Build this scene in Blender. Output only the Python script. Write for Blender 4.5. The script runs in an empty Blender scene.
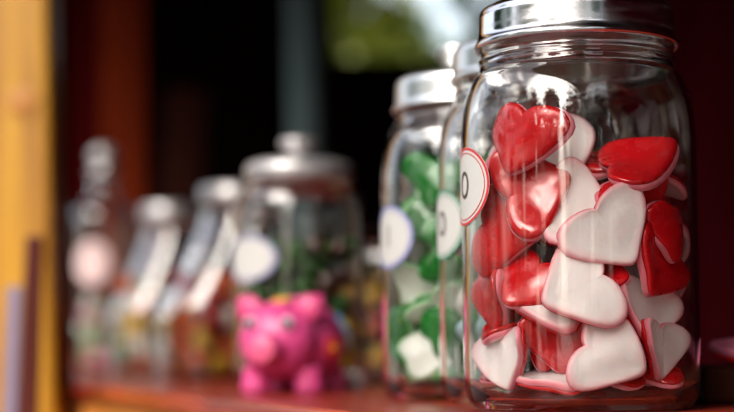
import bpy, bmesh, math, random
from mathutils import Vector, Matrix, noise
from mathutils.bvhtree import BVHTree
S = bpy.context.scene
COL = S.collection
R = math.radians
PI = math.pi
# ------------------------------------------------------------------ camera
F = 1646.0                      # focal length in photo pixels (734 wide)
CAMZ = 0.0264
PITCH = math.atan(144 / F)
ROLL = R(-0.3)
CAMROT = (Matrix.Rotation(PI / 2 + PITCH, 3, 'X') @ Matrix.Rotation(ROLL, 3, 'Z'))
def at(px, py, depth):
    """point that the photo shows at (px,py), `depth` metres ahead"""
    d = CAMROT @ Vector(((px - 367) / F, (206 - py) / F, -1))
    return Vector((0, 0, CAMZ)) + d * (depth / d.y)
cam = bpy.data.cameras.new('camera')
co = bpy.data.objects.new('camera', cam); COL.objects.link(co)
co.location = (0, 0, CAMZ)
co.rotation_euler = CAMROT.to_euler()
cam.sensor_width = 36; cam.sensor_fit = 'HORIZONTAL'
cam.lens = F / 734 * 36
cam.clip_start = 0.01; cam.clip_end = 500
cam.dof.use_dof = True
cam.dof.focus_distance = 0.69
cam.dof.aperture_fstop = 4.8
cam.dof.aperture_blades = 0
S.camera = co
# ------------------------------------------------------------------ materials
def newmat(name):
    m = bpy.data.materials.new(name); m.use_nodes = True
    nt = m.node_tree
    return m, nt, nt.nodes['Principled BSDF']
def setp(p, **k):
    for a, v in k.items():
        a = a.replace('_', ' ')
        for i in p.inputs:
            if i.name.lower() == a.lower():
                i.default_value = v; break
        else: print('no input', a)
def N(nt, t, **k):
    n = nt.nodes.new(t)
    for a, v in k.items(): setattr(n, a, v)
    return n
def simple(name, col, rough=.5, metal=0, noise_s=0, amt=.2, bump=0, coord='Object', **k):
    m, nt, p = newmat(name)
    setp(p, Base_Color=(*col, 1), Roughness=rough, Metallic=metal, **k)
    if noise_s:
        tc = N(nt, 'ShaderNodeTexCoord'); nz = N(nt, 'ShaderNodeTexNoise')
        nz.inputs['Scale'].default_value = noise_s; nz.inputs['Detail'].default_value = 5
        nt.links.new(tc.outputs[coord], nz.inputs['Vector'])
        mx = N(nt, 'ShaderNodeMix', data_type='RGBA')
        mx.inputs[6].default_value = (*[c * (1 - amt) for c in col], 1)
        mx.inputs[7].default_value = (*[min(1, c * (1 + amt)) for c in col], 1)
        nt.links.new(nz.outputs['Fac'], mx.inputs[0]); nt.links.new(mx.outputs[2], p.inputs['Base Color'])
        if bump:
            b = N(nt, 'ShaderNodeBump'); b.inputs['Strength'].default_value = bump; b.inputs['Distance'].default_value = .002
            nt.links.new(nz.outputs['Fac'], b.inputs['Height']); nt.links.new(b.outputs['Normal'], p.inputs['Normal'])
    return m
def wood(name, c1, c2, rough=.35, scale=(30, 30, 1.5), coat=0, spec=.5):
    m, nt, p = newmat(name)
    tc = N(nt, 'ShaderNodeTexCoord'); mp = N(nt, 'ShaderNodeMapping')
    mp.inputs['Scale'].default_value = scale
    nt.links.new(tc.outputs['Object'], mp.inputs['Vector'])
    nz = N(nt, 'ShaderNodeTexNoise'); nz.inputs['Scale'].default_value = 1.0; nz.inputs['Detail'].default_value = 6
    nz.inputs['Distortion'].default_value = .6
    nt.links.new(mp.outputs[0], nz.inputs['Vector'])
    cr = N(nt, 'ShaderNodeValToRGB')
    cr.color_ramp.elements[0].position = .35; cr.color_ramp.elements[0].color = (*c1, 1)
    cr.color_ramp.elements[1].position = .65; cr.color_ramp.elements[1].color = (*c2, 1)
    nt.links.new(nz.outputs['Fac'], cr.inputs['Fac'])
    nt.links.new(cr.outputs[0], p.inputs['Base Color'])
    b = N(nt, 'ShaderNodeBump'); b.inputs['Strength'].default_value = .25; b.inputs['Distance'].default_value = .001
    nt.links.new(nz.outputs['Fac'], b.inputs['Height']); nt.links.new(b.outputs[0], p.inputs['Normal'])
    setp(p, Roughness=rough, Coat_Weight=coat, Coat_Roughness=.15, Specular_IOR_Level=spec)
    return m
def glassmat(name, col=(1, 1, 1), rough=0.0):
    m, nt, p = newmat(name)
    setp(p, Base_Color=(*col, 1), Roughness=rough, Transmission_Weight=1.0, IOR=1.5)
    # faint waviness of moulded glass
    tc = N(nt, 'ShaderNodeTexCoord'); mp = N(nt, 'ShaderNodeMapping'); mp.inputs['Scale'].default_value = (1, 1, .35)
    nz = N(nt, 'ShaderNodeTexNoise'); nz.inputs['Scale'].default_value = 45; nz.inputs['Detail'].default_value = 2
    b = N(nt, 'ShaderNodeBump'); b.inputs['Strength'].default_value = .10; b.inputs['Distance'].default_value = .0012
    nt.links.new(tc.outputs['Object'], mp.inputs[0]); nt.links.new(mp.outputs[0], nz.inputs['Vector'])
    nt.links.new(nz.outputs['Fac'], b.inputs['Height']); nt.links.new(b.outputs[0], p.inputs['Normal'])
    sm = N(nt, 'ShaderNodeTexNoise'); sm.inputs['Scale'].default_value = 28; sm.inputs['Detail'].default_value = 6   # finger smudges
    nt.links.new(tc.outputs['Object'], sm.inputs['Vector'])
    mr = N(nt, 'ShaderNodeMapRange'); mr.inputs[1].default_value = .56; mr.inputs[2].default_value = .72; mr.inputs[3].default_value = 0.0; mr.inputs[4].default_value = .07
    nt.links.new(sm.outputs['Fac'], mr.inputs[0]); nt.links.new(mr.outputs[0], p.inputs['Roughness'])
    return m
GLASS = glassmat('clear_glass', (.994, .998, .996))
CHROME = simple('polished_lid_metal', (.86, .83, .85), .16, 1.0, 25, .05)
def scuff(m, lo, hi):
    nt = m.node_tree; p = nt.nodes['Principled BSDF']; tc = N(nt, 'ShaderNodeTexCoord'); mp = N(nt, 'ShaderNodeMapping'); mp.inputs['Scale'].default_value = (1, 1, 6)
    nz = N(nt, 'ShaderNodeTexNoise'); nz.inputs['Scale'].default_value = 38; nz.inputs['Detail'].default_value = 8
    mr = N(nt, 'ShaderNodeMapRange'); mr.inputs[1].default_value = .4; mr.inputs[2].default_value = .7; mr.inputs[3].default_value = lo; mr.inputs[4].default_value = hi
    nt.links.new(tc.outputs['Object'], mp.inputs[0]); nt.links.new(mp.outputs[0], nz.inputs['Vector']); nt.links.new(nz.outputs['Fac'], mr.inputs[0]); nt.links.new(mr.outputs[0], p.inputs['Roughness'])
    n2 = N(nt, 'ShaderNodeTexNoise'); n2.inputs['Scale'].default_value = 90; n2.inputs['Detail'].default_value = 3
    b = N(nt, 'ShaderNodeBump'); b.inputs['Strength'].default_value = .06; b.inputs['Distance'].default_value = .001
    nt.links.new(tc.outputs['Object'], n2.inputs['Vector']); nt.links.new(n2.outputs['Fac'], b.inputs['Height']); nt.links.new(b.outputs[0], p.inputs['Normal'])
scuff(CHROME, .10, .30)
STEEL_LID = simple('satin_lid_metal', (.84, .84, .83), .32, 1.0, 30, .06)
GREY_LID = simple('dull_grey_lid_metal', (.50, .48, .49), .42, .75, 40, .06)
PAPER = simple('label_paper', (.54, .53, .51), .55, 0, 60, .04)
RED_INK = simple('red_ink', (.55, .025, .03), .5)
GREEN_INK = simple('green_ink', (.02, .22, .12), .5)
BLUE_INK = simple('lilac_ink', (.16, .17, .48), .5)
DARK_INK = simple('brown_ink', (.06, .035, .03), .5)
YEL_WOOD = wood('yellow_varnished_pine', (.30, .11, .002), (.54, .26, .006), .4, (44, 44, 2.6), coat=.2)
RED_WOOD = wood('dark_red_painted_wood', (.085, .010, .003), (.13, .018, .005), .6, (40, 40, 3), spec=.0)
SHELF_WOOD = wood('red_varnished_shelf_wood', (.17, .012, .008), (.34, .040, .016), .26, (5, 70, 70), spec=.35)
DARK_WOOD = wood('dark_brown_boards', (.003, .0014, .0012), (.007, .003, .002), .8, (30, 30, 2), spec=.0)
BROWN_WOOD = wood('brown_wood', (.030, .007, .004), (.050, .012, .007), .6, (20, 20, 3), spec=.05)
ORANGE_WOOD = wood('orange_painted_boards', (.55, .18, .03), (.68, .26, .05), .45, (20, 20, 3))
POLE_METAL = simple('grey_painted_metal', (.10, .14, .15), .45, 0, 30, .15)
PAVING = simple('grey_paving', (.14, .135, .125), .8, 0, 3, .25)
# ---- sweets
def foam_mat(name, white, pink):
    m, nt, p = newmat(name)
    at_ = N(nt, 'ShaderNodeAttribute', attribute_name='rim')
    tc = N(nt, 'ShaderNodeTexCoord'); nz = N(nt, 'ShaderNodeTexNoise'); nz.inputs['Scale'].default_value = 110; nz.inputs['Detail'].default_value = 4
    nt.links.new(tc.outputs['Object'], nz.inputs['Vector'])
    ad = N(nt, 'ShaderNodeMath', operation='MULTIPLY_ADD')
    nt.links.new(nz.outputs['Fac'], ad.inputs[0]); ad.inputs[1].default_value = .42
    nt.links.new(at_.outputs['Fac'], ad.inputs[2])
    cr = N(nt, 'ShaderNodeValToRGB')
    cr.color_ramp.elements[0].position = .25; cr.color_ramp.elements[0].color = (*white, 1)
    cr.color_ramp.elements[1].position = 1.05; cr.color_ramp.elements[1].color = (*pink, 1)
    nt.links.new(ad.outputs[0], cr.inputs['Fac']); nt.links.new(cr.outputs[0], p.inputs['Base Color'])
    b = N(nt, 'ShaderNodeBump'); b.inputs['Strength'].default_value = .45; b.inputs['Distance'].default_value = .0012
    n2 = N(nt, 'ShaderNodeTexNoise'); n2.inputs['Scale'].default_value = 130; n2.inputs['Detail'].default_value = 5
    nt.links.new(tc.outputs['Object'], n2.inputs['Vector'])
    nt.links.new(n2.outputs['Fac'], b.inputs['Height']); nt.links.new(b.outputs[0], p.inputs['Normal'])
    mp = N(nt, 'ShaderNodeMapping'); mp.inputs['Scale'].default_value = (1, .3, 1); mp.inputs['Rotation'].default_value = (0, 0, .6)
    n3 = N(nt, 'ShaderNodeTexNoise'); n3.inputs['Scale'].default_value = 120; n3.inputs['Detail'].default_value = 3; n3.inputs['Distortion'].default_value = 1.2
    nt.links.new(tc.outputs['Object'], mp.inputs[0]); nt.links.new(mp.outputs[0], n3.inputs['Vector'])
    b3 = N(nt, 'ShaderNodeBump'); b3.inputs['Strength'].default_value = .16; b3.inputs['Distance'].default_value = .0014
    nt.links.new(n3.outputs['Fac'], b3.inputs['Height']); nt.links.new(b.outputs[0], b3.inputs['Normal']); nt.links.new(b3.outputs[0], p.inputs['Normal'])
    setp(p, Roughness=.5, Subsurface_Weight=.25, Subsurface_Radius=(1, .55, .5), Subsurface_Scale=.002)
    return m
FOAM = foam_mat('white_foam_sugar', (.92, .84, .82), (.82, .22, .28))
FOAM_G = foam_mat('white_foam_green_edge', (.84, .84, .78), (.22, .50, .20))
def jelly_mat(name, col, rough=.2):
    m, nt, p = newmat(name)
    tc = N(nt, 'ShaderNodeTexCoord'); nz = N(nt, 'ShaderNodeTexNoise'); nz.inputs['Scale'].default_value = 60; nz.inputs['Detail'].default_value = 3
    nt.links.new(tc.outputs['Object'], nz.inputs['Vector'])
    b = N(nt, 'ShaderNodeBump'); b.inputs['Strength'].default_value = .2; b.inputs['Distance'].default_value = .0015
    nt.links.new(nz.outputs['Fac'], b.inputs['Height']); nt.links.new(b.outputs[0], p.inputs['Normal'])
    n2 = N(nt, 'ShaderNodeTexNoise'); n2.inputs['Scale'].default_value = 130; n2.inputs['Detail'].default_value = 6
    nt.links.new(tc.outputs['Object'], n2.inputs['Vector'])
    mr = N(nt, 'ShaderNodeMapRange'); mr.inputs[1].default_value = .42; mr.inputs[2].default_value = .70; mr.inputs[3].default_value = rough * .75; mr.inputs[4].default_value = rough + .25
    nt.links.new(n2.outputs['Fac'], mr.inputs[0]); nt.links.new(mr.outputs[0], p.inputs['Roughness'])
    setp(p, Base_Color=(*col, 1), Roughness=rough, Subsurface_Weight=.15, Subsurface_Radius=(1, .12, .1), Subsurface_Scale=.003, Specular_IOR_Level=.45)
    return m
JELLY = jelly_mat('red_jelly', (.58, .004, .008), .2)
JELLY_G = jelly_mat('green_jelly', (.009, .18, .016), .2)
SWEETC = {k: jelly_mat(k + '_sweet', c, .35) for k, c in dict(
    yellow=(.52, .30, .015), red=(.30, .007, .007), orange=(.48, .075, .006), white=(.75, .72, .68), green=(.03, .12, .015),
    brown=(.07, .025, .015), blue=(.40, .58, .62), pale_green=(.35, .55, .30), pink=(.75, .25, .35)).items()}
# ------------------------------------------------------------------ helpers
def obj(name, bm, mat, parent=None, smooth=True):
    me = bpy.data.meshes.new(name)
    bmesh.ops.recalc_face_normals(bm, faces=bm.faces)
    bm.to_mesh(me); bm.free()
    if smooth:
        for f in me.polygons: f.use_smooth = True
    me.materials.append(mat)
    o = bpy.data.objects.new(name, me); COL.objects.link(o)
    if parent: o.parent = parent
    return o
def tag(o, label=None, cat=None, group=None, kind=None):
    if label: o['label'] = label
    if cat: o['category'] = cat
    if group: o['group'] = group
    if kind: o['kind'] = kind
    return o
def thing(name, label, cat, loc=(0, 0, 0), rz=0, group=None):
    o = bpy.data.objects.new(name, None); COL.objects.link(o)
    o.empty_display_size = .02
    o.location = loc; o.rotation_euler = (0, 0, rz)
    return tag(o, label, cat, group)
def lathe(profile, seg=96, bm=None, closed=False):
    bm = bm or bmesh.new()
    rings = []
    for r, z in profile:
        if r < 1e-6: rings.append([bm.verts.new((0, 0, z))])
        else: rings.append([bm.verts.new((r * math.cos(2 * PI * i / seg), r * math.sin(2 * PI * i / seg), z)) for i in range(seg)])
    pairs = list(zip(rings, rings[1:]))
    if closed: pairs.append((rings[-1], rings[0]))
    for a, b in pairs:
        for i in range(seg):
            j = (i + 1) % seg
            if len(a) == 1 and len(b) == 1: continue
            if len(a) == 1: bm.faces.new((a[0], b[j], b[i]))
            elif len(b) == 1: bm.faces.new((a[i], a[j], b[0]))
            else: bm.faces.new((a[i], a[j], b[j], b[i]))
    return bm
def smoothcurve(pts, n=6):
    """Catmull-Rom through profile points"""
    out = []
    P = [pts[0]] + list(pts) + [pts[-1]]
    for i in range(1, len(P) - 2):
        p0, p1, p2, p3 = P[i - 1], P[i], P[i + 1], P[i + 2]
        for k in range(n):
            t = k / n
            out.append(tuple(.5 * ((2 * p1[a]) + (-p0[a] + p2[a]) * t + (2 * p0[a] - 5 * p1[a] + 4 * p2[a] - p3[a]) * t * t + (-p0[a] + 3 * p1[a] - 3 * p2[a] + p3[a]) * t ** 3) for a in (0, 1)))
    out.append(tuple(pts[-1]))
    return out
def box(bm, lo, hi, M=None):
    vs = []
    for x in (lo[0], hi[0]):
        for y in (lo[1], hi[1]):
            for z in (lo[2], hi[2]):
                v = Vector((x, y, z))
                vs.append(bm.verts.new(M @ v if M else v))
    for f in ((0, 1, 3, 2), (4, 6, 7, 5), (0, 4, 5, 1), (2, 3, 7, 6), (0, 2, 6, 4), (1, 5, 7, 3)):
        bm.faces.new([vs[i] for i in f])
    return vs
def bevel(o, w, seg=3):
    m = o.modifiers.new('bevel', 'BEVEL'); m.width = w; m.segments = seg; m.limit_method = 'ANGLE'
    return o
def prism(bm, poly, z0, z1):
    a = [bm.verts.new((x, y, z0)) for x, y in poly]; b = [bm.verts.new((x, y, z1)) for x, y in poly]
    n = len(poly)
    bm.faces.new(a[::-1]); bm.faces.new(b)
    for i in range(n): bm.faces.new((a[i], a[(i + 1) % n], b[(i + 1) % n], b[i]))
def ico(bm, c, r, sub=2, sc=(1, 1, 1), M=None):
    g = bmesh.ops.create_icosphere(bm, subdivisions=sub, radius=1)
    for v in g['verts']:
        p = Vector((v.co.x * r * sc[0], v.co.y * r * sc[1], v.co.z * r * sc[2]))
        if M: p = M @ p
        v.co = p + Vector(c)
# stall axes: E runs along the shelf's front edge (away, to the left), T goes in from the edge
E = Vector((-.336, .942, 0)).normalized(); T = Vector((E.y, -E.x, 0))
O = Vector((.247, 0, 0))
def st(s, t, z=0): return O + E * s + T * t + Vector((0, 0, z))
EA = math.atan2(E.y, E.x)
# ------------------------------------------------------------------ jars (straight-sided, screw lid)
OUT_PROFILE = [(.0515, .012), (.0521, .03), (.0520, .075), (.0520, .112), (.0518, .122), (.0507, .133), (.0490, .1405), (.0462, .1462), (.0440, .1490), (.0434, .1515)]
def jar_glass_profile():
    outer = [(0, .0015), (.030, .0015), (.0375, .0004), (.0435, .0), (.0478, .0012), (.0503, .0045), (.0512, .0085)]
    outer += smoothcurve(OUT_PROFILE, 5)
    outer += [(.0431, .1530), (.0438, .1537), (.0440, .1547), (.0432, .1556), (.0428, .158), (.0436, .1592), (.0436, .1604), (.0428, .1614), (.0428, .1700), (.0424, .1715), (.0412, .1720)]
    inner = [(.0402, .1712), (.0399, .168), (.0399, .1535)]
    innerw = [(.0408, .1507), (.0432, .1469), (.0466, .1399), (.0485, .132), (.0496, .122), (.0499, .112), (.0499, .075), (.0499, .03), (.0494, .012)]
    inner += smoothcurve(innerw, 5)
    inner += [(.0480, .0068), (.0445, .0042), (.036, .0040), (.02, .0046), (0, .0048)]
    return outer + inner
def jar_lid_profile():
    return [(0, .1795), (.036, .1795), (.0400, .1790), (.0424, .1778), (.0434, .1758), (.0437, .173), (.0440, .1655), (.0442, .1640), (.0450, .1628), (.0456, .1617), (.0457, .1606), (.0451, .1598), (.0444, .1600),
            (.0441, .1612), (.0438, .1635), (.0436, .1745), (.042, .1770), (.0, .1772)]
_lid_bm_cache = {}
def label_patch(rad, ang_c, zc, ha, hz, s0, s1, off, seg=64):
    """elliptic ring/disc bent round the jar (angles from the jar's own axis); s0=0 -> disc"""
    bm = bmesh.new(); rings = []
    steps = 10 if s0 == 0 else 2
    for k in range(steps + 1):
        s = s0 + (s1 - s0) * k / steps
        if s < 1e-6: s = .002
        ring = []
        for i in range(seg):
            t = 2 * PI * i / seg
            a = ang_c + ha * s * math.cos(t); z = zc + hz * s * math.sin(t)
            ring.append(bm.verts.new(((rad + off) * math.cos(a), (rad + off) * math.sin(a), z)))
        rings.append(ring)
    if s0 == 0: bm.faces.new(rings[0][::-1])
    for a, b in zip(rings, rings[1:]):
        for i in range(seg):
            j = (i + 1) % seg
            bm.faces.new((a[i], a[j], b[j], b[i]))
    return bm
def text_bent(txt, size, rad, ang_c, zc, off, parent, mat, name='lettering'):
    cu = bpy.data.curves.new('lettering', 'FONT'); cu.body = txt; cu.size = size; cu.align_x = 'CENTER'; cu.align_y = 'CENTER'
    tmp = bpy.data.objects.new('tmp', cu); COL.objects.link(tmp)
    bpy.context.view_layer.update()
    me = bpy.data.meshes.new_from_object(tmp.evaluated_get(bpy.context.evaluated_depsgraph_get()))
    bpy.data.objects.remove(tmp); bpy.data.curves.remove(cu)
    bm = bmesh.new(); bm.from_mesh(me); bpy.data.meshes.remove(me)
    bmesh.ops.subdivide_edges(bm, edges=bm.edges, cuts=2)
    for v in bm.verts:
        a = ang_c + v.co.x * .8 / rad
        v.co = Vector(((rad + off) * math.cos(a), (rad + off) * math.sin(a), zc + v.co.y))
    return obj(name, bm, mat, parent)
def add_label(jar, rad, ang, zc, ha, hz, ink, letter):
    lb = obj('label', label_patch(rad, ang, zc, ha, hz, 0, 1.0, .0004), PAPER, jar)
    obj('border', label_patch(rad, ang, zc, ha, hz, .93, .995, .0006), ink, lb)
    obj('inner_line', label_patch(rad, ang, zc, ha, hz, .84, .865, .0006), ink, lb)
    if letter: text_bent(letter, hz * 1.0, rad, ang, zc, .0007, lb, DARK_INK)
    return lb
def screw_jar(loc, label, lidmat, lab_deg, zc, ink, letter, sc=1.0):
    """lab_deg: label centre, degrees round to the left from the side that faces the camera"""
    t = thing('glass_jar', label, 'jar', loc, 0, 'screw-top sweet jars in a row'); t.scale = (sc,) * 3
    obj('jar_body', lathe(jar_glass_profile(), 128), GLASS, t)
    lid = obj('lid', lathe(jar_lid_profile(), 128), lidmat, t)
    face = math.atan2(-loc[1], -loc[0])        # towards the camera
    add_label(t, .0521, face - R(lab_deg), zc, R(24.5), .0172, ink, letter)
    return t
D1, D2, D3 = .73, .812, .885
def shelf_pt(px, d): p = at(px, 350, d); return Vector((p.x, d, 0))
J1 = shelf_pt(581, D1); J2 = shelf_pt(544, D2); J3 = shelf_pt(476, D3)
j1 = screw_jar(J1, 'large clear glass jar full of red and white heart sweets, nearest of all the jars', CHROME, 70, .0975, RED_INK, 'O')
j2 = screw_jar(J2, 'glass jar with a green edged oval label, half hidden right behind the jar of hearts', STEEL_LID, 68, .0875, GREEN_INK, 'O', .99)
j3 = screw_jar(J3, 'glass jar of green and white jelly sweets with a blue edged oval label', STEEL_LID, 63, .0885, BLUE_INK, 'I', .965)
# ------------------------------------------------------------------ sweets
def heart_outline(n=44, notch=3.9, wid=1.0, skew=0.0):
    pts = []
    for i in range(n):
        t = 2 * PI * i / n
        x = 16 * math.sin(t) ** 3
        y = 13 * math.cos(t) - notch * math.cos(2 * t) - 1.3 * math.cos(3 * t) - .2 * math.cos(4 * t)
        pts.append(Vector((x * (1 + .06 * math.cos(t)), y + 1.5, 0)))
    for _ in range(3):
        pts = [(pts[i - 1] + pts[i] * 3 + pts[(i + 1) % n]) / 5 for i in range(n)]
    for _ in range(22):     # blunt the tip only
        pts = [(pts[i - 1] + pts[i] * 2 + pts[(i + 1) % n]) / 4 if pts[i].y < -5 else pts[i] for i in range(n)]
    w = max(p.x for p in pts)
    return [(p.x / w * .0200 * wid + skew * p.y / w * .02, p.y / w * .0198) for p in pts]
def leaf_outline(ph, n=36):
    pts = []
    for i in range(n):
        t = 2 * PI * i / n
        r = .0128 * (1 + .20 * math.cos(3 * t + ph) + .16 * math.cos(2 * t + 2 * ph) + .07 * math.cos(5 * t - ph))
        pts.append((r * math.sin(t), r * math.cos(t) * 1.25))
    return pts
def layered(outline, layers, deform, rim=False):
    bm = bmesh.new(); n = len(outline); rings = []
    dl = bm.verts.layers.float.new('rim')
    for s, z, rv in layers:
        if s == 0:
            v = bm.verts.new(deform(Vector((0, .001, z)))); v[dl] = rv; rings.append([v]); continue
        ring = []
        for x, y in outline:
            v = bm.verts.new(deform(Vector((x * s, (y - .001) * s + .001, z)))); v[dl] = rv; ring.append(v)
        rings.append(ring)
    for a, b in zip(rings, rings[1:]):
        for i in range(n):
            j = (i + 1) % n
            if len(a) == 1: bm.faces.new((a[0], b[j], b[i]))
            elif len(b) == 1: bm.faces.new((a[i], a[j], b[0]))
            else: bm.faces.new((a[i], a[j], b[j], b[i]))
    return bm
FOAM_L = [(0, .0002, 0), (.5, .0002, 0), (.975, .0002, 1), (1.0, -.0004, 1), (1.008, -.0014, .9), (.990, -.0024, .7), (.955, -.0030, .5), (.905, -.0032, .34), (.85, -.0030, .2), (.75, -.0025, .08), (.6, -.0021, 0), (.3, -.0020, 0), (0, -.0020, 0)]
JELLY_L = [(0, .0003, 0), (.6, .0003, 0), (.970, .0003, 0), (.99, .0009, 0), (.978, .0017, 0), (.935, .0025, 0), (.86, .0031, 0), (.72, .0035, 0), (.5, .0036, 0), (.25, .0036, 0), (0, .0036, 0)]
def mk_deform(bx, by, tw, seed):
    off = Vector((seed * 3.1, seed * 1.7, 0))
    def f(p):
        w = noise.noise(p * 75 + off) * .0016
        z = p.z + bx * p.x * p.x + by * p.y * p.y + tw * p.x * p.y + w
        k = 1 + .09 * noise.noise(p * 45 + off * 2)
        return Vector((p.x * k, p.y * k, z))
    return f
def sweet_variants(name, outline, jm, fm, params, names):
    out = []
    for i, (bx, by, tw, outline) in enumerate(params):
        d = mk_deform(bx, by, tw, i + 1)
        def me_of(layers, nm, m):
            bm = layered(outline, layers, d)
            bmesh.ops.recalc_face_normals(bm, faces=bm.faces)
            me = bpy.data.meshes.new(nm); bm.to_mesh(me); bm.free()
            for p in me.polygons: p.use_smooth = True
            me.materials.append(m); return me
        a = me_of(JELLY_L, names[0], jm); b = me_of(FOAM_L, names[1], fm)
        cv = [v.co.copy() for v in a.vertices if True][0:] + [v.co.copy() for v in b.vertices]
        # collision body: slightly shrunken
        bm = bmesh.new(); bm.from_mesh(a); bm.from_mesh(b)
        pl = [tuple(v.index for v in f.verts) for f in bm.faces]
        bm.verts.ensure_lookup_table()
        vs = [Vector((v.co.x * .90, v.co.y * .90, v.co.z * .76)) for v in bm.verts]
        bm.free()
        out.append((a, b, cv, vs, pl))
    return out
HEARTS = sweet_variants('heart', None, JELLY, FOAM, [(7, 3, 2, heart_outline()), (-11, 6, 8, heart_outline(44, 4.5, 1.04, .06)), (17, -5, 9, heart_outline(44, 3.4, .96, -.05)), (4, 13, -13, heart_outline(44, 4.1, 1.0, .09)), (-8, -10, 14, heart_outline(44, 3.6, 1.05, -.08)), (-16, 3, -7, heart_outline(44, 4.4, .94, .03)), (10, 16, 6, heart_outline(44, 3.2, 1.0, 0))], ('red_jelly', 'white_foam'))
LEAVES = sweet_variants('leaf', None, JELLY_G, FOAM_G, [(16, 8, 8, leaf_outline(0)), (-14, 12, -12, leaf_outline(1.3)), (22, -12, 9, leaf_outline(2.6)), (6, 20, 14, leaf_outline(3.9)), (-20, -8, 6, leaf_outline(5.1))], ('green_jelly', 'white_foam'))
def frame(Nrm, ang, side):
    Nv = Vector(Nrm).normalized()
    a = R(ang); L = Vector((math.cos(a), 0, math.sin(a)))
    L = (L - Nv * L.dot(Nv)).normalized()
    Z = Nv if side == 'j' else -Nv
    X = L.cross(Z)
    return Matrix((X, L, Z)).transposed()
def inner_r(z):
    if z < .0052: return -1
    if z < .010: return .0465
    if z < .112: return .0493
    pts = [(.112, .0493), (.122, .0490), (.132, .0478), (.1395, .0460), (.1465, .0424)]
    for (a, ra), (b, rb) in zip(pts, pts[1:]):
        if a <= z <= b: return ra + (rb - ra) * (z - a) / (b - a)
    return -1
def fits(cv, M, c, J, sc):
    for v in cv[::3]:
        p = M @ (v * sc) + c
        r = inner_r(p.z)
        if r < 0: return False
        dx = p.x - J.x; dy = p.y - J.y
        if dx * dx + dy * dy > r * r: return False
    return True
placed = {}
def bvh_of(var, M, c, sc): return BVHTree.FromPolygons([M @ (v * sc) + c for v in var[3]], var[4])
def hit(b, key): return any(b.overlap(o) for o in placed.setdefault(key, []))
protos = {}
def add_sweet(kind, vi, M, c, sc, label, cat, group, key):
    var = (HEARTS if kind == 'heart_sweet' else LEAVES)[vi]
    if (kind, vi) not in protos:
        r = bpy.data.objects.new(kind, None); COL.objects.link(r); r.empty_display_size = .01
        for me in var[:2]:
            ch = bpy.data.objects.new(me.name.split('.')[0], me); COL.objects.link(ch); ch.parent = r
        protos[(kind, vi)] = r
    else:
        src = protos[(kind, vi)]
        r = src.copy(); COL.objects.link(r)
        for ch in src.children:
            k = ch.copy(); COL.objects.link(k); k.parent = r
    r.location = c; r.rotation_euler = M.to_euler(); r.scale = (sc,) * 3
    tag(r, label, cat, group)
    placed[key].append(bvh_of(var, M, c, sc))
    return r
G1 = 'heart sweets in the front jar'
#  px, py, face, lobes' angle, normal, variant, scale, extra depth, label
SPEC = [
 (492, 362, 'f', 100, (-.86, -.50, .05), 1, 0.90, 0, 'white heart pressed to the glass at the bottom left of the front jar'),
 (674, 350, 'f', 75, (.80, -.6, .05), 1, 0.83, 0, 'pale heart against the glass at the far right bottom of the front jar'),
 (577, 288, 'f', 25, (-.10, -1, .22), 0, 1.04, 0, 'white faced heart in the middle of the front jar, its tip pointing left'),
 (610, 357, 'f', 150, (.05, -1, .18), 3, 0.98, 0, 'white faced heart sweet low in the front jar with its tip pointing right'),
 (556, 342, 'j', 90, (-.05, -1, .10), 6, 0.90, .007, 'glossy red heart standing upright with both lobes showing low in the front jar'),
 (611, 243, 'f', 125, (.12, -1, -.04), 0, 1.04, .011, 'large white heart just above and to the right of the middle white heart'),
 (640, 163, 'j', 200, (-.35, -.62, .72), 3, 1.05, 0, 'dark red heart lying tilted at the top right, its white edge facing out'),
 (655, 314, 'f', 62, (.72, -.62, .22), 4, 0.96, 0, 'pink edged heart seen side on, leaning right in the lower right of the front jar'),
 (632, 205, 'j', 120, (.42, -1, .05), 2, 0.94, .014, 'dark red heart turned right under the tilted one at the top right'),
 (670, 232, 'j', 85, (.80, -.6, .12), 5, 0.86, 0, 'dark red heart against the glass at the right edge of the front jar'),
 (481, 300, 'j', 90, (-.96, -.28, 0), 2, 0.94, 0, 'red heart edge on against the glass at the left of the front jar'),
 (524, 283, 'j', 60, (-.32, -.85, .50), 1, 0.90, 0, 'bright red heart tilted up with its white edge showing, left of the middle white heart'),
 (536, 190, 'j', 200, (-.22, -1, .25), 0, 1.05, 0.003, 'red heart with a pink arched edge below the topmost red heart'),
 (509, 243, 'j', 165, (-.50, -.85, .12), 4, 1.05, 0, 'large red heart with pink top edge at the left beside the oval label'),
 (513, 139, 'j', 80, (-.66, -.70, .18), 1, 1.02, 0, 'topmost red heart leaning back at the upper left of the front jar'),
 (560, 146, 'f', 100, (.25, -1, .15), 3, 0.96, .040, 'dull white heart standing behind the topmost red heart'),
 (580, 208, 'f', 165, (.0, -1, .30), 1, 0.94, 0, 'pinkish white heart half covered by the large white one below it'),
 (633, 290, 'f', 60, (.45, -1, .15), 0, 0.85, .028, 'white heart peeping out to the right of the middle white heart'),
 (545, 388, 'f', 10, (-.1, -.18, .98), 0, 0.94, 0, 'pink edged heart lying flat on the bottom of the front jar'),
 (650, 384, 'j', 20, (.15, -.2, .95), 1, 0.94, 0, 'red heart lying at the bottom right of the front jar'),
 (664, 268, 'j', 45, (.75, -.62, .1), 0, 0.94, .022, 'dark red heart turned away to the right of the large white heart'),
 (600, 320, 'j', 90, (.2, -1, .1), 4, 0.94, 0, 'red heart filling the gap behind the two lowest white hearts'),
]
OFFS = sorted([(abs(a) + abs(b) * 1.0, a, b) for a in (0, -5, 5, -10, 10, -16, 16) for b in (0, -5, 5, -10, 10, -16, -24)])
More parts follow.
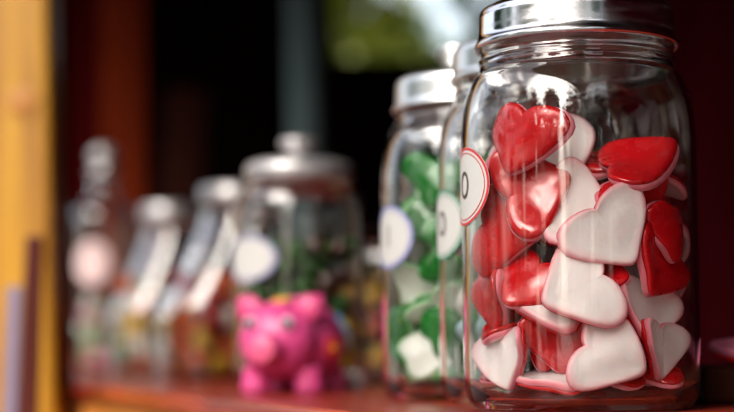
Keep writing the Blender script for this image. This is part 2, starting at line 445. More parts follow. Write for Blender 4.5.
def seat(px, py, side, ang, nrm, V, vi, sc, ex, J, D, key):
    M = frame(nrm, ang, side); var = V[vi]; best = None; bc = 1e9
    for w, a, b in OFFS:
        d = D - .052 + ex
        while d < D + .045:
            cost = w * .0007 + (d - D + .052)
            if cost >= bc: break
            c = at(px + a, py + b, d)
            if fits(var[2], M, c, J, sc) and not hit(bvh_of(var, M, c, sc), key):
                best, bc = c, cost; break
            d += .0015
    return M, best, bc
for (px, py, side, ang, nrm, vi, sc, ex, label) in SPEC:
    M, best, bc = seat(px, py, side, ang, nrm, HEARTS, vi, sc, ex, J1, D1, 'j1')
    print('SEAT %-50s %s %.4f' % (label[:50], best and round(best.y, 3), bc))
    if best: add_sweet('heart_sweet', vi, M, best, sc, label, 'heart sweet', G1, 'j1')
rng = random.Random(4)
def rand_rot(): 
    q = Matrix.Rotation(rng.uniform(0, 2 * PI), 3, 'Z') @ Matrix.Rotation(rng.uniform(0, PI), 3, 'X') @ Matrix.Rotation(rng.uniform(0, 2 * PI), 3, 'Z')
    return q
def fill(kind, J, key, ztop, n, tries, label, cat, group, smin=.92, smax=1.05, y0=-1, maxover=0):
    V = HEARTS if kind == 'heart_sweet' else LEAVES
    cnt = 0
    for k in range(tries):
        if cnt >= n: break
        z = .010 + (ztop - .010) * min(1, k / tries * 1.15) * rng.random() ** .5
        a = rng.uniform(0, 2 * PI); r = .045 * math.sqrt(rng.random())
        c = Vector((J.x + r * math.cos(a), J.y + r * math.sin(a), z))
        if (c.y - J.y) < (y0 if z < .075 else max(y0, -.012) if kind == 'heart_sweet' else y0): continue
        M = rand_rot(); vi = rng.randrange(len(V)); sc = rng.uniform(smin, smax)
        if not fits(V[vi][2], M, c, J, sc): continue
        if hit(bvh_of(V[vi], M, c, sc), key): continue
        add_sweet(kind, vi, M, c, sc, label, cat, group, key); cnt += 1
    print('fill', key, cnt)
fill('heart_sweet', J1, 'j1', .110, 95, 20000, 'red and white heart sweet packed behind the front hearts in the nearest jar', 'heart sweet', 'hearts packed deeper in the front jar', y0=-.042, smin=.80, smax=.93)
# green jar: a few placed, the rest packed
GS = [
 (418, 374, 'f', 20, (-.35, -1, .3), 0, 1.07, 'broad white faced sweet at the bottom of the green jar'),
 (428, 306, 'f', 15, (-.2, -.7, -.6), 2, 0.95, 'white edged green sweet curved across the middle of the green jar'),
 (420, 286, 'f', 25, (-.3, -.75, -.5), 1, 0.95, 'white edged green sweet just above the curved one in the green jar'),
 (425, 345, 'j', 10, (-.35, -1, .25), 3, 1.03, 'deep green sweet above the broad white one in the green jar'),
 (432, 215, 'j', 70, (-.3, -1, .15), 0, 1.07, 'bright green sweet right of the blue edged label'),
 (420, 178, 'j', 120, (-.4, -1, .25), 1, 1.03, 'bright green sweet at the top left of the green jar'),
 (398, 330, 'j', 90, (-.85, -.5, 0), 2, 0.95, 'green sweet pressed to the left side of the green jar'),
 (440, 250, 'j', 40, (-.1, -1, 0), 3, 1.03, 'green sweet in the middle of the green jar beside the label'),
 (400, 262, 'f', 60, (-.8, -.6, 0), 1, 0.86, 'pale faced sweet under the blue edged label'),
]
for (px, py, side, ang, nrm, vi, sc, label) in GS:
    M, best, bc = seat(px, py, side, ang, nrm, LEAVES, vi, sc, 0, J3, D3, 'j3')
    print('SEAT %-50s %s %.4f' % (label[:50], best and round(best.y, 3), bc))
    if best: add_sweet('leaf_sweet', vi, M, best, sc, label, 'jelly sweet', 'green sweets in the jar with the blue label', 'j3')
fill('leaf_sweet', J3, 'j3', .125, 100, 12000, 'green and white jelly sweet packed among the others in the green jar', 'jelly sweet', 'green sweets packed in the green jar', .8, 1.0)
# small lumpy sweets for the other jars
def lump_mesh(name, mat, seed, sc=(1, .85, .8)):
    bm = bmesh.new(); ico(bm, (0, 0, 0), .0115, 3, sc)
    for v in bm.verts: v.co *= 1 + .22 * noise.noise(v.co * 110 + Vector((seed, seed * 2, 0)))
    me = bpy.data.meshes.new(name); bm.to_mesh(me); bm.free()
    for p in me.polygons: p.use_smooth = True
    me.materials.append(mat); return me
LUMPS = {k: lump_mesh('boiled_sweet', m, i * 1.3) for i, (k, m) in enumerate(SWEETC.items())}
def lumps(points, colours, label, group, sc=1.0, seed=0):
    rg = random.Random(seed)
    for p in points:
        k = rg.choice(colours) if isinstance(colours, (list, tuple)) else colours(p, rg)
        o = bpy.data.objects.new('boiled_sweet', LUMPS[k]); COL.objects.link(o)
        o.location = p; o.rotation_euler = (rg.uniform(0, 6), rg.uniform(0, 6), rg.uniform(0, 6))
        o.scale = (sc * rg.uniform(.9, 1.1),) * 3
        cn = k.replace('_', ' ')
        tag(o, cn + ' ' + label, 'sweet', cn + ' ' + group)
def packed(J, rad, z0, z1, dist, seed, tries=3000, test=None):
    rg = random.Random(seed); pts = []
    for k in range(tries):
        z = z0 + (z1 - z0) * (k / tries if rg.random() < .7 else rg.random())
        a = rg.uniform(0, 2 * PI); r = rad * math.sqrt(rg.random())
        p = Vector((J.x + r * math.cos(a), J.y + r * math.sin(a), z))
        if test and not test(p): continue
        if all((p - q).length > dist for q in pts): pts.append(p)
    return pts
def col2(p, rg):
    if p.z > .10: return rg.choice(['pale_green', 'green', 'yellow'])
    if p.z > .05: return rg.choice(['yellow', 'yellow', 'pale_green', 'white'])
    return rg.choice(['blue', 'pale_green', 'white', 'blue'])
lumps(packed(J2, .038, .018, .125, .019, 3), col2, 'sugared sweet inside the jar with the green edged label', 'sweets in the jar with the green edged label', .93, 1)
# ------------------------------------------------------------------ knob-lid jar behind the pig, and its twin behind the green jar
def knob_jar(loc, label, sc, lab=True, zs=1.0, lidmat=None):
    t = thing('storage_jar', label, 'jar', loc, 0, 'glass jars with knob lids'); t.scale = (sc, sc, sc * zs)
    outer = [(0, .001), (.036, 0), (.0425, .002), (.045, .008)] + smoothcurve([(.0455, .02), (.0455, .09), (.045, .112), (.043, .124), (.0385, .131), (.036, .134)], 4)
    inner = [(.033, .134)] + smoothcurve([(.0355, .129), (.040, .122), (.042, .110), (.0425, .09), (.0425, .02), (.041, .010)], 4) + [(.036, .007), (0, .007)]
    obj('jar_body', lathe(outer + inner, 64), GLASS, t)
    lid = obj('lid', lathe([(0, .1495)] + [(.018, .1495), (.030, .1485), (.0355, .1465), (.0372, .143), (.0372, .136), (.0362, .1345), (.0, .1345)], 64), lidmat or STEEL_LID, t)
    obj('knob', lathe([(0, .1645), (.0085, .1645), (.0125, .1632), (.0138, .1605), (.0128, .1575), (.0095, .155), (.0085, .152), (.0095, .1496), (0, .1496)], 48), lidmat or STEEL_LID, lid)
    if lab:
        face = math.atan2(-loc[1], -loc[0])
        lb = obj('label', label_patch(.0455, face - R(48), .083, R(30), .0145, 0, 1, .0005), PAPER, t)
        obj('border', label_patch(.0455, face - R(48), .083, R(30), .0145, .92, .99, .0008), BLUE_INK, lb)
    return t
JP = shelf_pt(299, 1.16)
knob_jar(JP, 'clear glass jar with a grey knob lid standing right behind the pink pig', 1.03, zs=1.045, lidmat=GREY_LID)
def colp(p, rg):
    if p.z > .085: return rg.choice(['brown', 'green', 'brown'])
    if p.z > .055: return rg.choice(['green', 'green', 'green', 'brown'])
    return rg.choice(['red', 'brown', 'green', 'yellow', 'white'])
lumps(packed(JP, .036, .014, .098, .0135, 8, 5000), colp, 'sweet in the knob lid jar behind the pink pig', 'sweets in the jar behind the pig', .70, 5)
JK = shelf_pt(462, 1.03)
knob_jar(JK, 'knob lid jar mostly hidden behind the green sweet jar, only its lid top showing', 1.0, False, 1.33)
JY = shelf_pt(392, 1.42)
knob_jar(JY, 'dim glass jar with dark and yellow sweets between the pig and the green jar', .95, False, .92, DARK_WOOD)
def coly(p, rg): return rg.choice(['yellow', 'brown', 'red', 'brown', 'yellow'])
lumps(packed(JY, .030, .02, .092, .021, 21), coly, 'sweet in the dim jar right of the pig', 'sweets in the dim jar', .95, 2)
# ------------------------------------------------------------------ slant-front sweet jars
def slant_jar(px, d, label, hgt, dep, wid, colours, seed, lidw):
    c = shelf_pt(px, d)
    t = thing('slanted_jar', label, 'jar', c, EA - PI / 2 + R(9), 'slant-front sweet jars')
    # local: +x goes into the stall (T), +y along the shelf
    # side outline: sloping front towards -x
    prof = [(0.0, .06, .94, .86), (.012, .012, .988, .97), (.05, 0, 1, 1), (.20, -.01, 1.0, 1), (.33, -.01, 1.0, 1), (.38, .01, 1.0, 1), (.45, .09, 1.0, 1), (.60, .22, .99, .97), (.72, .32, .97, .90), (.80, .37, .93, .86), (.84, .385, .895, .78), (.885, .385, .895, .77)]
    bm = bmesh.new(); rings = []; ns = 48
    for zf, xa, xb, wf in prof:
        ring = []
        for k in range(ns):
            a = 2 * PI * k / ns; ca, sa = math.cos(a), math.sin(a); p_ = 2 / 2.6     # soft-cornered section
            ux = math.copysign(abs(ca) ** p_, ca); uy = math.copysign(abs(sa) ** p_, sa)
            ring.append(bm.verts.new((dep * ((xa + xb) / 2 + (xb - xa) / 2 * ux), wid / 2 * wf * uy, hgt * zf)))
        rings.append(ring)
    for A, B in zip(rings, rings[1:]):
        for k in range(ns): bm.faces.new((A[k], A[(k + 1) % ns], B[(k + 1) % ns], B[k]))
    bm.faces.new(rings[0][::-1])
    o = obj('jar_body', bm, GLASS, t)
    sb = o.modifiers.new('smooth', 'SUBSURF'); sb.levels = sb.render_levels = 1
    s = o.modifiers.new('wall', 'SOLIDIFY'); s.thickness = .003; s.offset = -1
    cx = dep * .63; lr = lidw / 2
    L = obj('lid', lathe([(0, hgt), (lr * .93, hgt), (lr, hgt - .002), (lr, hgt * .905), (lr * .96, hgt * .893), (0, hgt * .893)], 48), GREY_LID, t)
    L.location = (cx, 0, 0)
    Mi = Matrix.Rotation(EA - PI / 2 + R(9), 3, 'Z')
    rg = random.Random(seed); pts = []
    for k in range(2500):
        z = .015 + (hgt * .52 - .015) * k / 2500
        x = rg.uniform(.016, dep - .016); y = rg.uniform(-wid / 2 + .015, wid / 2 - .015)
        if ((x / dep - .5) / .36) ** 2 + (y / wid / .36) ** 2 > 1: continue
        p = Vector((x, y, z))
        if all((p - q).length > .017 for q in pts): pts.append(p)
    lumps([Mi @ p + c for p in pts], colours, 'sweet heaped inside the ' + ('nearer' if d < 1.6 else 'farther') + ' slant-front jar', 'sweets in the ' + ('nearer' if d < 1.6 else 'farther') + ' slanted jar', .95, seed)
slant_jar(112, 1.82, 'farther slant-front glass sweet jar, second jar from the left end', .19, .110, .10, ['orange', 'yellow', 'orange', 'green', 'white', 'yellow'], 31, .068)
slant_jar(160, 1.48, 'nearer slant-front glass sweet jar with red and yellow sweets beside the pig jar', .178, .120, .10, ['red', 'red', 'orange', 'yellow', 'orange', 'white'], 32, .070)
# leftmost bottle jar with tall stopper
JB = shelf_pt(102, 2.12)
tb = thing('stoppered_bottle', 'tall clear bottle with a round stopper and pale label, leftmost on the shelf', 'bottle', JB)
tb.scale = (1.08, 1.08, 1)
outer = [(0, .001), (.033, 0), (.0375, .003)] + smoothcurve([(.039, .012), (.039, .16), (.0385, .19), (.035, .208), (.024, .219), (.0155, .228), (.014, .245), (.0155, .252)], 5)
inner = [(.0115, .252)] + smoothcurve([(.011, .245), (.0125, .229), (.021, .216), (.032, .206), (.0355, .19), (.036, .16), (.036, .012)], 5) + [(.033, .006), (0, .006)]
obj('bottle_body', lathe(outer + inner, 64), GLASS, tb)
obj('stopper', lathe([(0, .292), (.008, .291), (.0145, .286), (.0165, .278), (.0145, .270), (.010, .264), (.017, .258), (.0175, .2535), (.0, .2525)], 40), GREY_LID, tb)
fc = math.atan2(-JB.y, -JB.x)
obj('label', label_patch(.039, fc - R(18), .138, R(32), .027, 0, 1, .0006), simple('pink_label_paper', (.75, .55, .55), .6, 0, 40, .05), tb)
lumps(packed(JB, .026, .017, .085, .02, 41), ['white', 'white', 'pale_green', 'green', 'pink'], 'sweet in the leftmost stoppered bottle', 'sweets in the leftmost bottle', .95, 9)
# ------------------------------------------------------------------ piggy bank
PINK = simple('pink_glazed_pottery', (.60, .055, .22), .38, 0, 60, .08, .1)
PINK_D = simple('deep_pink_paint', (.62, .06, .20), .4)
def pig():
    loc = shelf_pt(291, 1.055); loc.y = 1.055
    t = thing('piggy_bank', 'small bright pink piggy bank with painted flowers standing in front of a jar', 'piggy bank', loc, R(-19))
    # local: faces -y
    bm = bmesh.new()
    ico(bm, (0, .006, .0335), 1, 4, (.0298, .036, .0282))
    ico(bm, (0, -.021, .0350), 1, 4, (.0235, .018, .0225))
    ico(bm, (0, -.037, .0295), 1, 3, (.0112, .010, .0095))
    for sx in (-1, 1):
        for y, zt in ((-.014, .0), (.026, 0)):
            bm2 = lathe([(0, 0), (.0080, 0), (.0094, .0015), (.0090, .006), (.0082, .014), (.0085, .018), (0, .020)], 24)
            mt = Matrix.Translation((sx * .0165, y, 0))
            for v in bm2.verts: v.co = mt @ v.co
            me = bpy.data.meshes.new('x'); bm2.to_mesh(me); bm2.free(); bm.from_mesh(me); bpy.data.meshes.remove(me)
    me = bpy.data.meshes.new('x'); bm.to_mesh(me); bm.free()
    tmp = bpy.data.objects.new('tmp', me); COL.objects.link(tmp)
    m = tmp.modifiers.new('r', 'REMESH'); m.mode = 'VOXEL'; m.voxel_size = .0011
    s = tmp.modifiers.new('s', 'SMOOTH'); s.iterations = 8; s.factor = .6
    bpy.context.view_layer.update()
    me2 = bpy.data.meshes.new_from_object(tmp.evaluated_get(bpy.context.evaluated_depsgraph_get()))
    bpy.data.objects.remove(tmp)
    me2.name = 'body'; me2.materials.clear(); me2.materials.append(PINK)
    for p in me2.polygons: p.use_smooth = True
    body = bpy.data.objects.new('body', me2); COL.objects.link(body); body.parent = t
    for sx in (-1, 1):      # ears: leaf shaped, pointing up and out
        e = bmesh.new(); ico(e, (0, 0, 0), 1, 3, (.0085, .0035, .0115))
        for v in e.verts:
            k = max(0, v.co.z / .0115); v.co.x *= 1 - .65 * k * k; v.co.y += .004 * k * k
        mt = Matrix.Translation((sx * .0185, -.020, .0535)) @ Matrix.Rotation(sx * R(48), 4, 'Y')
        for v in e.verts: v.co = mt @ v.co
        obj('ear', e, PINK_D, t)
    sn = lathe([(0, -.0012), (.0072, -.0012), (.0086, 0), (.0086, .004), (0, .004)], 32)
    mt = Matrix.Translation((0, -.0468, .0295)) @ Matrix.Rotation(R(-90), 4, 'X')
    for v in sn.verts: v.co = mt @ v.co
    so = obj('snout', sn, simple('snout_pink', (.74, .11, .24), .45), t)
    for sx in (-1, 1):
        nb = bmesh.new(); ico(nb, (sx * .0031, -.0481, .0298), .0012, 2, (1, .5, 1.5)); obj('nostril', nb, PINK_D, so)
    WHITE = simple('eye_white', (.52, .42, .48), .45); BLK = simple('pupil_black', (.05, .04, .07), .5)
    for sx in (-1, 1):
        e = bmesh.new(); ico(e, (sx * .0115, -.0355, .0445), .0042, 3, (1, .6, 1)); eo = obj('eye', e, WHITE, t)
        e = bmesh.new(); ico(e, (sx * .0115, -.0375, .0445), .0026, 3, (1, .6, 1)); obj('pupil', e, BLK, eo)
    # painted flowers: five petals pressed on the body
    def flower(center, nrm, col, cc, r, name):
        n = Vector(nrm).normalized(); q = n.to_track_quat('Z', 'Y').to_matrix()
        e = bmesh.new()
        for k in range(5):
            a = 2 * PI * k / 5
            ico(e, Vector(center) + q @ Vector((math.cos(a) * r * .6, math.sin(a) * r * .6, 0)), r * .45, 2, (1, 1, .3), q)
        fo = obj(name, e, col, t)
        e = bmesh.new(); ico(e, Vector(center) + n * r * .12, r * .32, 2, (1, 1, .5), q); obj('flower_centre', e, cc, fo)
    ORG = simple('orange_paint', (.80, .33, .03), .4); REDP = simple('red_paint', (.62, .02, .03), .4); BLU = simple('blue_paint', (.04, .30, .55), .4); YEL = simple('yellow_paint', (.8, .6, .08), .4)
    flower((0.001, -.018, .0588), (0, -.25, 1), ORG, YEL, .0062, 'orange_flower')
    flower((.0288, -.006, .030), (1, -.35, 0), REDP, ORG, .0072, 'red_flower')
    flower((.0265, .020, .0440), (.85, .2, .5), BLU, YEL, .0085, 'blue_flower')
    tl = bmesh.new()
    prev = None
    for k in range(28):
        a = k * .5; p = Vector((math.cos(a) * .004, .041 + k * .0003, .038 + math.sin(a) * .004))
        ico(tl, p, .0018, 1)
    obj('tail', tl, PINK_D, t)
    for o in list(t.children_recursive):
        for v in o.data.vertices:
            k = min(1, max(0, v.co.z / .016)); v.co.z -= .0035 * k * k * (3 - 2 * k)
    t.scale = (1.07, 1.05, 1.05)
    return t
pig()
# ------------------------------------------------------------------ shelf
sh = bmesh.new(); 
box(sh, (0, 0, -.0125), (3.9, .62, 0))       # local x along E, y inward
shelf = obj('shelf', sh, SHELF_WOOD, None, False)
tag(shelf, kind='structure')
RZ = Matrix(((E.x, T.x, 0), (E.y, T.y, 0), (0, 0, 1))).to_4x4()
def place_st(o, s, t, z=0):
    o.matrix_world = Matrix.Translation(st(s, t, z)) @ RZ
place_st(shelf, -.35, 0); bevel(shelf, .0025, 3)
fp = bmesh.new()
for k in range(6):
    box(fp, (k * .62, .008, -.88), (k * .62 + .617, .045, -.0130))
front = obj('front_panel', fp, ORANGE_WOOD, None, False); place_st(front, -.3, 0); bevel(front, .002, 2)
tag(front, 'orange painted board front under the red shelf', 'panel')
# paper tag stuck on the front under the shelf edge
pt = bmesh.new(); box(pt, (0, -.0022, -.062), (.165, -.0005, -.0150))
tagp = obj('paper_notice', pt, PAPER, None, False); place_st(tagp, .875, .0075)
tag(tagp, 'white paper notice stuck below the shelf edge under the pink pig', 'notice')
ln = bmesh.new()
for k, (a, b) in enumerate(((.012, .15), (.012, .13), (.012, .145))):
    box(ln, (a, -.0030, -.030 - k * .010), (b, -.0022, -.0265 - k * .010))
lno = obj('printed_lines', ln, BLUE_INK, tagp, False)
# ------------------------------------------------------------------ posts, walls, roof, pole
def board(name, mat, p0, p1, thick, z0, z1, lean=0, bev=.003, z_off=0):
    """upright board between plan points p0,p1"""
    a = Vector((p0[0], p0[1], 0)); b = Vector((p1[0], p1[1], 0)); d = (b - a); L = d.length; d.normalize(); n = Vector((-d.y, d.x, 0))
    bm = bmesh.new(); box(bm, (0, 0, z0), (L, thick, z1))
    o = obj(name, bm, mat, None, False)
    M = Matrix(((d.x, n.x, 0), (d.y, n.y, 0), (0, 0, 1))).to_4x4()
    o.matrix_world = Matrix.Translation(a) @ M @ Matrix.Rotation(lean, 4, 'Y')
    if bev: bevel(o, bev, 3)
    return o
def pxx(px, d): return at(px, 350, d).x
yp = board('wooden_post', YEL_WOOD, (pxx(-74, 1.36), 1.36), (pxx(55, 1.36), 1.36), .06, -.9, 1.04, R(-1.6), .006)
tag(yp, 'bright yellow varnished pine post at the left end of the shelf', 'post')
kn = bmesh.new()
for k, (rr, zz) in enumerate(((.008, 0),)):
    g = lathe([(0, .0008), (.005, .0008), (.010, .0005), (.0125, 0)], 32)
    Mk = Matrix.Translation((0.0, 0.0, 0.0))
    for v in g.verts: v.co = Matrix.Rotation(R(90), 4, 'X') @ v.co
    me = bpy.data.meshes.new('x'); g.to_mesh(me); g.free(); kn.from_mesh(me); bpy.data.meshes.remove(me)
ko = obj('knot', kn, simple('knot_brown', (.44, .17, .02), .5, 0, 260, .35), yp)
kp = at(23, 102, 1.3585)
bpy.context.view_layer.update()
ko.matrix_parent_inverse = yp.matrix_world.inverted(); ko.location = kp
tr = board('door_jamb', RED_WOOD, (pxx(53, 1.43), 1.43), (pxx(65, 1.43), 1.43), .05, -.9, 1.04, R(-1.2), .002)
tag(tr, 'narrow dark red jamb strip along the yellow post', 'jamb')
rp = board('wooden_post', RED_WOOD, (pxx(101, 2.62), 2.62), (pxx(146, 2.62), 2.62), .07, -.9, 1.04, R(-.5), .004)
tag(rp, 'dark red painted post behind the leftmost bottle', 'post')
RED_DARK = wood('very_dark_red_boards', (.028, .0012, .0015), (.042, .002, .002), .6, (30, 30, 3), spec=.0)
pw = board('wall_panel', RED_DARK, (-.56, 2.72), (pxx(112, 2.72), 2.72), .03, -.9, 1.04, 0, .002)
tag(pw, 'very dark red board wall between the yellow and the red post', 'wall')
# stake in front of the yellow post
sk = bmesh.new()
box(sk, (-.013, -.006, -.9), (.016, .006, .112)); 
sk.verts.ensure_lookup_table()
for v in sk.verts:
    if v.co.z > 0: v.co.x = v.co.x * .42 + .002
stk = obj('wooden_stake', sk, wood('red_brown_stained_wood', (.06, .008, .006), (.10, .016, .01), .5, (30, 30, 3), spec=.2), None, False); bevel(stk, .002, 2)
q = at(26, 350, 1.22); stk.location = (q.x, 1.22, 0); stk.rotation_euler = (0, R(1.5), 0)
tag(stk, 'dark wooden stake with a pale grey strip standing before the yellow post', 'stake')
ss = bmesh.new(); box(ss, (-.0150, -.0085, -.9), (-.004, -.0061, .074)); sso = obj('pale_strip', ss, simple('pale_lilac_paint', (.22, .17, .25), .5, 0, 60, .1), stk, False); bevel(sso, .001, 2)
# grey pole
pc = at(304, 350, 2.5)
pb = bmesh.new(); 
pb = lathe([(0, -.9), (.05, -.9), (.05, -.892), (.027, -.89), (.027, 1.04), (0, 1.04)], 40)
po = obj('metal_pole', pb, POLE_METAL); po.location = (pc.x + .010, 2.5, 0); po.rotation_euler = (0, R(-1.0), 0)
tag(po, 'grey metal pole standing inside behind the knob lid jar', 'pole')
# back wall with an opening, right wall, roof
BW = 4.2
ox0, ox1 = pxx(336, BW), pxx(500, BW)
oz0 = at(400, 58, BW).z; oz1 = 1.02
bwbm = bmesh.new()
box(bwbm, (-1.6, BW, -.9), (ox0, BW + .05, 1.05)); box(bwbm, (ox1, BW, -.9), (1.45, BW + .05, 1.05))
box(bwbm, (ox0, BW + .001, -.9), (ox1, BW + .049, oz0)); box(bwbm, (ox0, BW + .001, oz1), (ox1, BW + .049, 1.05))
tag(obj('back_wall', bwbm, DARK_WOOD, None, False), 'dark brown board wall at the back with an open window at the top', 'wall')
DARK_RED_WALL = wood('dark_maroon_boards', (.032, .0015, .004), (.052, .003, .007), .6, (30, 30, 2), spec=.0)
rw = board('unseen_side_wall', DARK_RED_WALL, (.62, -.38), (1.40, 4.15), .04, -.9, 1.04, 0, .002)  # out of frame; added to block sky from the right and darken reflections
tag(rw, 'unseen dark maroon board wall added right of the heart jar to darken its reflections', 'wall')
rf = bmesh.new()
rp_ = [st(-1.3, -.70), st(3.4, -.55), Vector((-1.75, 4.35, 0)), Vector((1.7, 4.35, 0)), Vector((.66, -.42, 0)), Vector((.4, -.6, 0)), Vector((.25, -.7, 0))]
prism(rf, [(v.x, v.y) for v in rp_], 1.055, 1.09)  # out-of-frame roof, added to block the sky; eave widened to shade the jars
tag(obj('roof', rf, DARK_WOOD, None, False), 'unseen dark board roof added over the stall to block the sky', 'roof')
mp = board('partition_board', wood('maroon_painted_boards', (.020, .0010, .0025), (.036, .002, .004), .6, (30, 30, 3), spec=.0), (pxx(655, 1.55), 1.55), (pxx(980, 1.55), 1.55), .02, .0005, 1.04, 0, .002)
tag(mp, 'dark maroon partition board standing behind the heart jar at the right', 'board')
# dim brown board leaning at the back
bb = board('wooden_board', BROWN_WOOD, (pxx(150, 3.6), 3.6), (pxx(192, 3.6), 3.6), .02, -.9, at(170, 88, 3.6).z, R(3), .004)
tag(bb, 'dim brown board leaning in the dark beside the red post', 'board')
# right: dark block with a pink heart on it
blk = board('wooden_block', BROWN_WOOD, (pxx(704, .775), .775), (pxx(860, .775), .775), .07, 0.0005, .0180, 0, .003)
tag(blk, 'dark wooden block on the shelf right of the heart jar', 'block')
Mh = frame((0.05, -.10, -1), 200, 'f')
c = at(724, 351, .935); c.z = .0275
placed.setdefault('x', [])
h = add_sweet('heart_sweet', 0, Matrix.Rotation(R(14), 3, 'X') @ Matrix.Rotation(R(80), 3, 'Z') @ Matrix.Rotation(PI, 3, 'X'), Vector((pxx(741, .80), .80, .0262)), 1.0, 'single pink heart sweet lying outside the jars at the right edge', 'heart sweet', None, 'x')
PINK_FOAM = simple('pink_foam_sugar', (.85, .22, .36), .5, 0, 120, .1)
for ch in h.children:
    if ch.name.startswith('white_foam'):
        ch.name = 'pink_foam'; ch.material_slots[0].link = 'OBJECT'; ch.material_slots[0].material = PINK_FOAM
# ------------------------------------------------------------------ ground + vegetation beyond
g = bmesh.new(); box(g, (-150, -150, -.95), (150, 150, -.9)); tag(obj('ground', g, PAVING, None, False), kind='structure')
LEAF = {}
def leafmat(name, c):
    m, nt, p = newmat(name)
    setp(p, Base_Color=(*c, 1), Roughness=.5, Transmission_Weight=0.0)
    tr = N(nt, 'ShaderNodeBsdfTranslucent'); tr.inputs[0].default_value = (c[0] * 1.3, c[1] * 1.3, c[2] * .6, 1)
    mx = N(nt, 'ShaderNodeMixShader'); mx.inputs[0].default_value = .35
    out = nt.nodes['Material Output']
    nt.links.new(p.outputs[0], mx.inputs[1]); nt.links.new(tr.outputs[0], mx.inputs[2]); nt.links.new(mx.outputs[0], out.inputs[0])
    return m
OLIVE = leafmat('olive_leaves', (.11, .13, .014)); GREENL = leafmat('green_leaves', (.06, .13, .025)); DGREEN = leafmat('dark_green_leaves', (.015, .075, .025))
BARK = simple('bark', (.07, .05, .035), .9, 0, 20, .4)
def tree(name, x, y, h, rad, crown0, mat, seed, label, nclump=60, per=60, leaf=.07, cat='tree', group=None, sq=1.0):
    rg = random.Random(seed)
    t = thing(name, label, cat, (x, y, -.9), 0, group)
    tb = bmesh.new()
    def limb(a, b, r0, r1, n=8):
        d = (b - a); q = d.to_track_quat('Z', 'Y').to_matrix(); rings = []
        for k in range(5):
            p = a + d * (k / 4) + Vector((rg.uniform(-1, 1), rg.uniform(-1, 1), 0)) * r0 * (.35 if 0 < k < 4 else 0); r = r0 + (r1 - r0) * k / 4
            rings.append([tb.verts.new(p + q @ Vector((r * math.cos(2 * PI * i / n), r * math.sin(2 * PI * i / n), 0))) for i in range(n)])
        for A, B in zip(rings, rings[1:]):
            for i in range(n): tb.faces.new((A[i], A[(i + 1) % n], B[(i + 1) % n], B[i]))
    limb(Vector((0, 0, 0)), Vector((0, 0, h * .75)), h * .03, h * .008)
    cb = bmesh.new()
    zc = (h + crown0) / 2; hz = (h - crown0) / 2
    for c in range(nclump):
        while True:
            v = Vector((rg.uniform(-1, 1), rg.uniform(-1, 1), rg.uniform(-1, 1)))
            if .25 < v.length < 1: break
        ctr = Vector((v.x * rad, v.y * rad, zc + v.z * hz))
        if c % 6 == 0: limb(Vector((0, 0, max(.2, min(h * .7, ctr.z - rad * .5)))), ctr, h * .011, h * .003, 6)
        cr = rad * rg.uniform(.14, .30)
        for k in range(per):
            o = Vector((rg.gauss(0, .5), rg.gauss(0, .5), rg.gauss(0, .4))) * cr
            p = ctr + o; s = leaf * rg.uniform(.6, 1.3)
            q = Matrix.Rotation(rg.uniform(0, 6.28), 3, 'Z') @ Matrix.Rotation(rg.uniform(-1.2, 1.2), 3, 'X')
            vs = [cb.verts.new(p + q @ Vector(w) * s) for w in ((0, -1, 0), (.42, -.1, .08), (0, 1, 0), (-.42, -.1, .08))]
            cb.faces.new(vs)
    obj('trunk', tb, BARK, t); obj('crown', cb, mat, t, False)
    return t
tree('shrub', pxx(335, 7.0), 7.0, 2.75, .42, .5, OLIVE, 1, 'olive yellow shrub seen through the back window opening', 170, 70, .055, 'shrub')
tree('shrub', pxx(512, 6.2), 6.2, 2.9, .24, .5, DGREEN, 2, 'dark green shrub at the right side of the back window opening', 110, 70, .05, 'shrub')
tree('shrub', pxx(432, 8.0), 8.0, 2.62, .6, .3, GREENL, 3, 'mid green shrub low behind the olive one', 120, 70, .05, 'shrub')
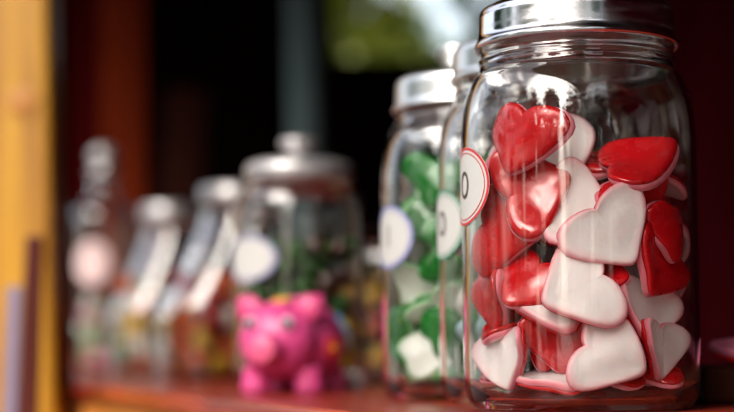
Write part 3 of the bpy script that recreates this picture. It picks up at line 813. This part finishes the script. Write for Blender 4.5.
# trees across the yard: the dark upright shapes mirrored in the jars
for k, (x, y, h, rad) in enumerate(((-3.2, -3.6, 4.6, 1.1), (-5.6, -1.0, 5.2, 1.2), (-5.4, 2.6, 4.4, 1.0), (-1.2, -5.6, 4.8, 1.1), (1.8, -4.8, 4.2, 1.1), (-8.2, -3.6, 6.0, 1.2), (-8.6, 1.2, 5.6, 1.2), (-4.6, -7.0, 6.2, 1.2), (.4, -7.6, 5.4, 1.2), (-3.9, -2.2, 3.9, .6))):
    tree('tree', x, y, h, rad, .3, DGREEN, 20 + k, 'leafy dark green tree across the yard, seen only as a reflection in the glass', 130, 45, .11, 'tree', 'trees across the yard')
# ------------------------------------------------------------------ light
w = bpy.data.worlds.new('World'); S.world = w; w.use_nodes = True
nt = w.node_tree; bg = nt.nodes['Background']
sky = nt.nodes.new('ShaderNodeTexSky'); sky.sky_type = 'NISHITA'; sky.sun_disc = False
SUN_EL, SUN_AZ = R(36), math.atan2(-.55, -.83)
sky.sun_elevation = SUN_EL; sky.sun_rotation = SUN_AZ
sky.air_density = 1.2; sky.dust_density = 5; sky.ozone_density = 1.0
hs = nt.nodes.new('ShaderNodeHueSaturation'); hs.inputs['Saturation'].default_value = .5   # thin cloud greys the blue
nt.links.new(sky.outputs[0], hs.inputs['Color']); nt.links.new(hs.outputs[0], bg.inputs[0]); bg.inputs[1].default_value = .15
sl = bpy.data.lights.new('sun', 'SUN'); sl.energy = 1.4; sl.angle = R(50); sl.color = (1, .95, .88)
so = bpy.data.objects.new('sun', sl); COL.objects.link(so)
sd = Vector((math.sin(SUN_AZ) * math.cos(SUN_EL), math.cos(SUN_AZ) * math.cos(SUN_EL), math.sin(SUN_EL)))
so.rotation_euler = sd.to_track_quat('Z', 'Y').to_euler()
so.location = (0, 0, 3)
# ------------------------------------------------------------------ render
S.render.engine = 'CYCLES'
S.view_settings.view_transform = 'Standard'; S.view_settings.look = 'None'
S.view_settings.exposure = 1.5; S.view_settings.gamma = 1
S.cycles.max_bounces = 20; S.cycles.transmission_bounces = 18; S.cycles.glossy_bounces = 8; S.cycles.diffuse_bounces = 4
S.cycles.caustics_refractive = True; S.cycles.caustics_reflective = True
S.cycles.blur_glossy = .5
S.cycles.sample_clamp_indirect = 8
